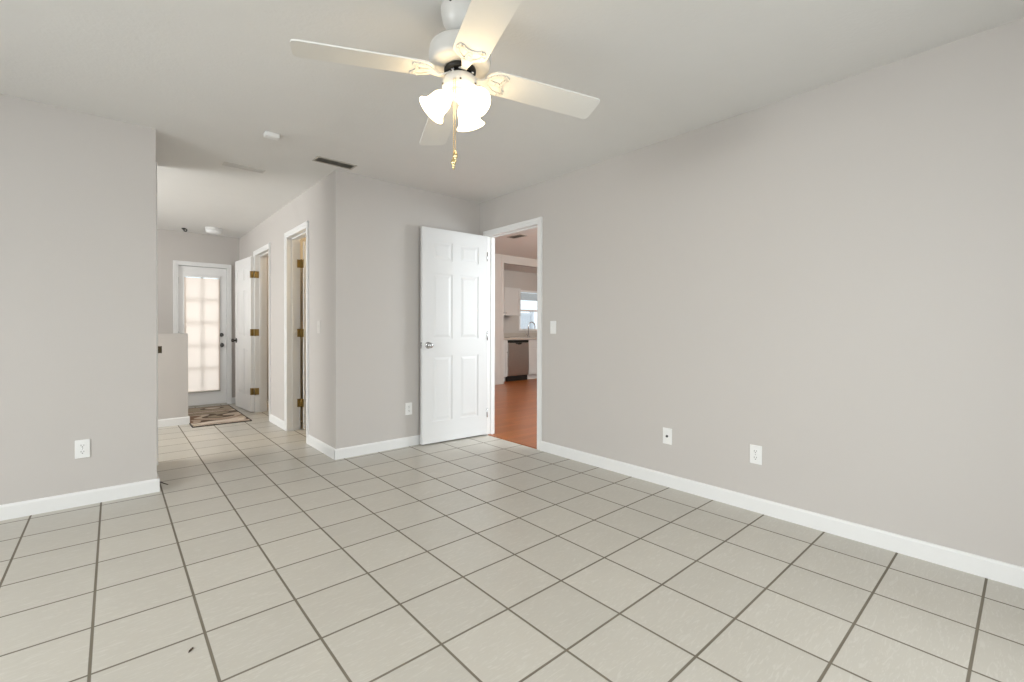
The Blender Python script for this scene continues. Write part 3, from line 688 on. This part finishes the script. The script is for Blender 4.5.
# ------------------------------------------------------------------ rug and floor scraps
rg = empty('rug', (0.705, 4.585, 0), 'brown and tan wavy patterned rug in front of the glazed door', 'rug')
MB().box((-0.285, -0.720, 0.001), (0.285, 0.720, 0.009), 0.003).build('pile', RUG, rg)
bd = MB()
for a, b in (((-0.295, -0.730), (0.295, -0.718)), ((-0.295, 0.718), (0.295, 0.730)), ((-0.295, -0.718), (-0.283, 0.718)), ((0.283, -0.718), (0.295, 0.718))):
    bd.box((a[0], a[1], 0.0), (b[0], b[1], 0.011), 0.002)
bd.build('binding', RUGEDGE, rg)
tw = MB().tube([(-0.005, 1.835, 0.004), (0.008, 1.800, 0.008), (0.024, 1.762, 0.005), (0.041, 1.726, 0.003)], 0.0042, 8, 0.0022)
tag(tw.build('twig', TWIG), 'dark twig on the tiles at the outlet wall corner', 'twig')
lfm = MB().prism([(-0.013, -0.001), (-0.004, -0.004), (0.008, -0.003), (0.013, 0.001), (0.004, 0.004), (-0.006, 0.003)], 0.0, 0.003)
lfo = lfm.build('bark_chip', TWIG); lfo.location = (-0.050, -0.384, 0.0005); lfo.rotation_euler = (0, 0, 0.85)
tag(lfo, 'tiny dark bark chip lying alone on a front tile', 'debris')

# ------------------------------------------------------------------ kitchen seen through the doorway
def cab_door(mb, x0, x1, z0, z1, y):
    mb.box((x0, y-0.018, z0), (x1, y, z1), 0.002)
    f = 0.05
    if x1-x0 > 0.13 and z1-z0 > 0.13:
        mb.box((x0, y-0.024, z0), (x0+f, y-0.018, z1)).box((x1-f, y-0.024, z0), (x1, y-0.018, z1)).box((x0+f, y-0.024, z0), (x1-f, y-0.018, z0+f)).box((x0+f, y-0.024, z1-f), (x1-f, y-0.018, z1))
    return mb
def base_cabinet(x0, x1, label, two):
    o = empty('base_cabinet', ((x0+x1)/2, KB, 0), label, 'cabinet'); w = (x1-x0)/2
    yf = KY-KB+0.022
    MB().box((-w, yf, 0.10), (w, -0.002, 0.878)).box((-w, yf+0.06, 0), (w, -0.002, 0.10)).build('body', CAB, o)
    if two:
        for k, (a, b) in enumerate(((-w+0.004, -0.002), (0.002, w-0.004))):
            d = cab_door(MB(), a, b, 0.115, 0.68, yf).build('door', CAB, o)
            xk = b-0.03 if k == 0 else a+0.03
            MB().ball((xk, yf-0.036, 0.62), 0.013, 12).build('knob', CHROME, d)
        for a, b in ((-w+0.004, -0.002), (0.002, w-0.004)):
            dr = MB().box((a, yf-0.018, 0.70), (b, yf, 0.865), 0.002).build('drawer', CAB, o)
            MB().ball(((a+b)/2, yf-0.030, 0.782), 0.013, 12).build('knob', CHROME, dr)
    else:
        d = cab_door(MB(), -w+0.004, w-0.004, 0.115, 0.865, yf).build('door', CAB, o)
        MB().ball((w-0.03, yf-0.036, 0.62), 0.011, 12).build('knob', CHROME, d)
    return o
base_cabinet(5.70, 5.990, 'narrow white base cabinet to the side of the dishwasher, by the wall end', False)
base_cabinet(6.596, 7.60, 'white base cabinet with drawers under the kitchen sink', True)
dw = empty('dishwasher', (6.292, KB, 0), 'stainless steel dishwasher with black toe kick under the counter', 'dishwasher')
yf = KY-KB
MB().box((-0.296, yf+0.03, 0.11), (0.296, -0.01, 0.872)).build('tub', STEEL, dw)
dd = MB().box((-0.296, yf-0.012, 0.125), (0.296, yf+0.03, 0.815), 0.004).build('door', STEEL, dw)
MB().box((-0.296, yf-0.006, 0.818), (0.296, yf+0.03, 0.868), 0.003).build('control_panel', BLACK, dw)
hp = MB().prism([(0.09*math.cos(a), min(0, 0.045*math.sin(a))) for a in [math.pi+math.pi*i/12 for i in range(13)]], 0.0, 0.004, Matrix(((1,0,0,0),(0,0,-1,yf-0.012),(0,1,0,0.815),(0,0,0,1)))).build('handle_pocket', BLACK, dd)
MB().tube([(-0.07, yf-0.018, 0.79), (-0.03, yf-0.022, 0.775), (0.03, yf-0.022, 0.775), (0.07, yf-0.018, 0.79)], 0.005, 8).build('handle', CHROME, dd)
MB().box((-0.296, yf+0.035, 0.0), (0.296, yf+0.06, 0.118)).build('toe_kick', BLACK, dw)
ct = MB().box((5.68, KY-0.02, 0.880), (7.62, KB, 0.920), 0.004).box((5.68, KB-0.02, 0.920), (7.62, KB, 1.02), 0.003)
tag(ct.build('countertop', STONE), 'speckled brown stone counter with a low splashback', 'countertop')
uc = empty('upper_cabinet', (6.12, KB, 1.40), 'white wall cabinet hung beside the kitchen window', 'cabinet')
MB().box((-0.47, -0.33, 0), (0.47, -0.002, 0.62)).build('body', CAB, uc)
for a, b in ((-0.466, -0.002), (0.002, 0.466)):
    d = cab_door(MB(), a, b, 0.004, 0.616, -0.33).build('door', CAB, uc)
    MB().ball(((b-0.03) if a < -0.1 else (a+0.03), -0.366, 0.06), 0.011, 12).build('knob', CHROME, d)
fc = empty('kitchen_faucet', (7.00, 5.42, 0.9205), 'chrome gooseneck faucet on the counter below the window', 'faucet')
MB().lathe([(0.03, 0), (0.03, 0.012), (0.022, 0.03), (0.016, 0.05), (0, 0.05)], 20).build('base', CHROME, fc)
MB().tube([(0, 0, 0.03), (0, 0, 0.26)]+[(0.085-0.085*math.cos(q*math.pi/10), -0.04*(1-math.cos(q*math.pi/10))/2, 0.26+0.09*math.sin(q*math.pi/10)) for q in range(1, 11)]+[(0.17, -0.04, 0.20)], 0.013, 12).build('spout', CHROME, fc)
MB().tube([(-0.02, 0, 0.04), (-0.05, 0, 0.05), (-0.09, 0, 0.10)], 0.008, 10).build('lever', CHROME, fc)

# yard outside the kitchen window
struct(slab('ground_yard', -6, 14, 5.72, 14, -0.2, -0.1, CONC), 'pale paved yard outside the kitchen window', 'ground')
fn = empty('yard_fence', (9.5, 10.5, -0.1), 'white board fence outside the kitchen window', 'fence')
bdm = MB()
for i in range(32): bdm.box((-2.4+i*0.15, -0.012, 0.1), (-2.4+i*0.15+0.138, 0.012, 1.75))
bdm.build('board_panel', FENCE, fn)
MB().box((-2.45, -0.03, 0.12), (2.45, 0.03, 0.24)).build('rail', FENCE, fn); MB().box((-2.45, -0.03, 1.72), (2.45, 0.03, 1.82)).build('rail', FENCE, fn)
for x in (-2.45, 0.0, 2.45): MB().box((x-0.06, -0.06, 0), (x+0.06, 0.06, 1.95)).build('post', FENCE, fn)
pb = empty('patio_cover', (8.2, 7.4, -0.1), 'grey beamed patio cover outside the kitchen window', 'patio cover')
MB().box((-2.2, -0.06, 2.05), (2.2, 0.06, 2.25)).build('beam', PATIO, pb); 
for x in (-2.1, 2.1): MB().box((x-0.05, -0.05, 0), (x+0.05, 0.05, 2.05)).build('post', PATIO, pb)
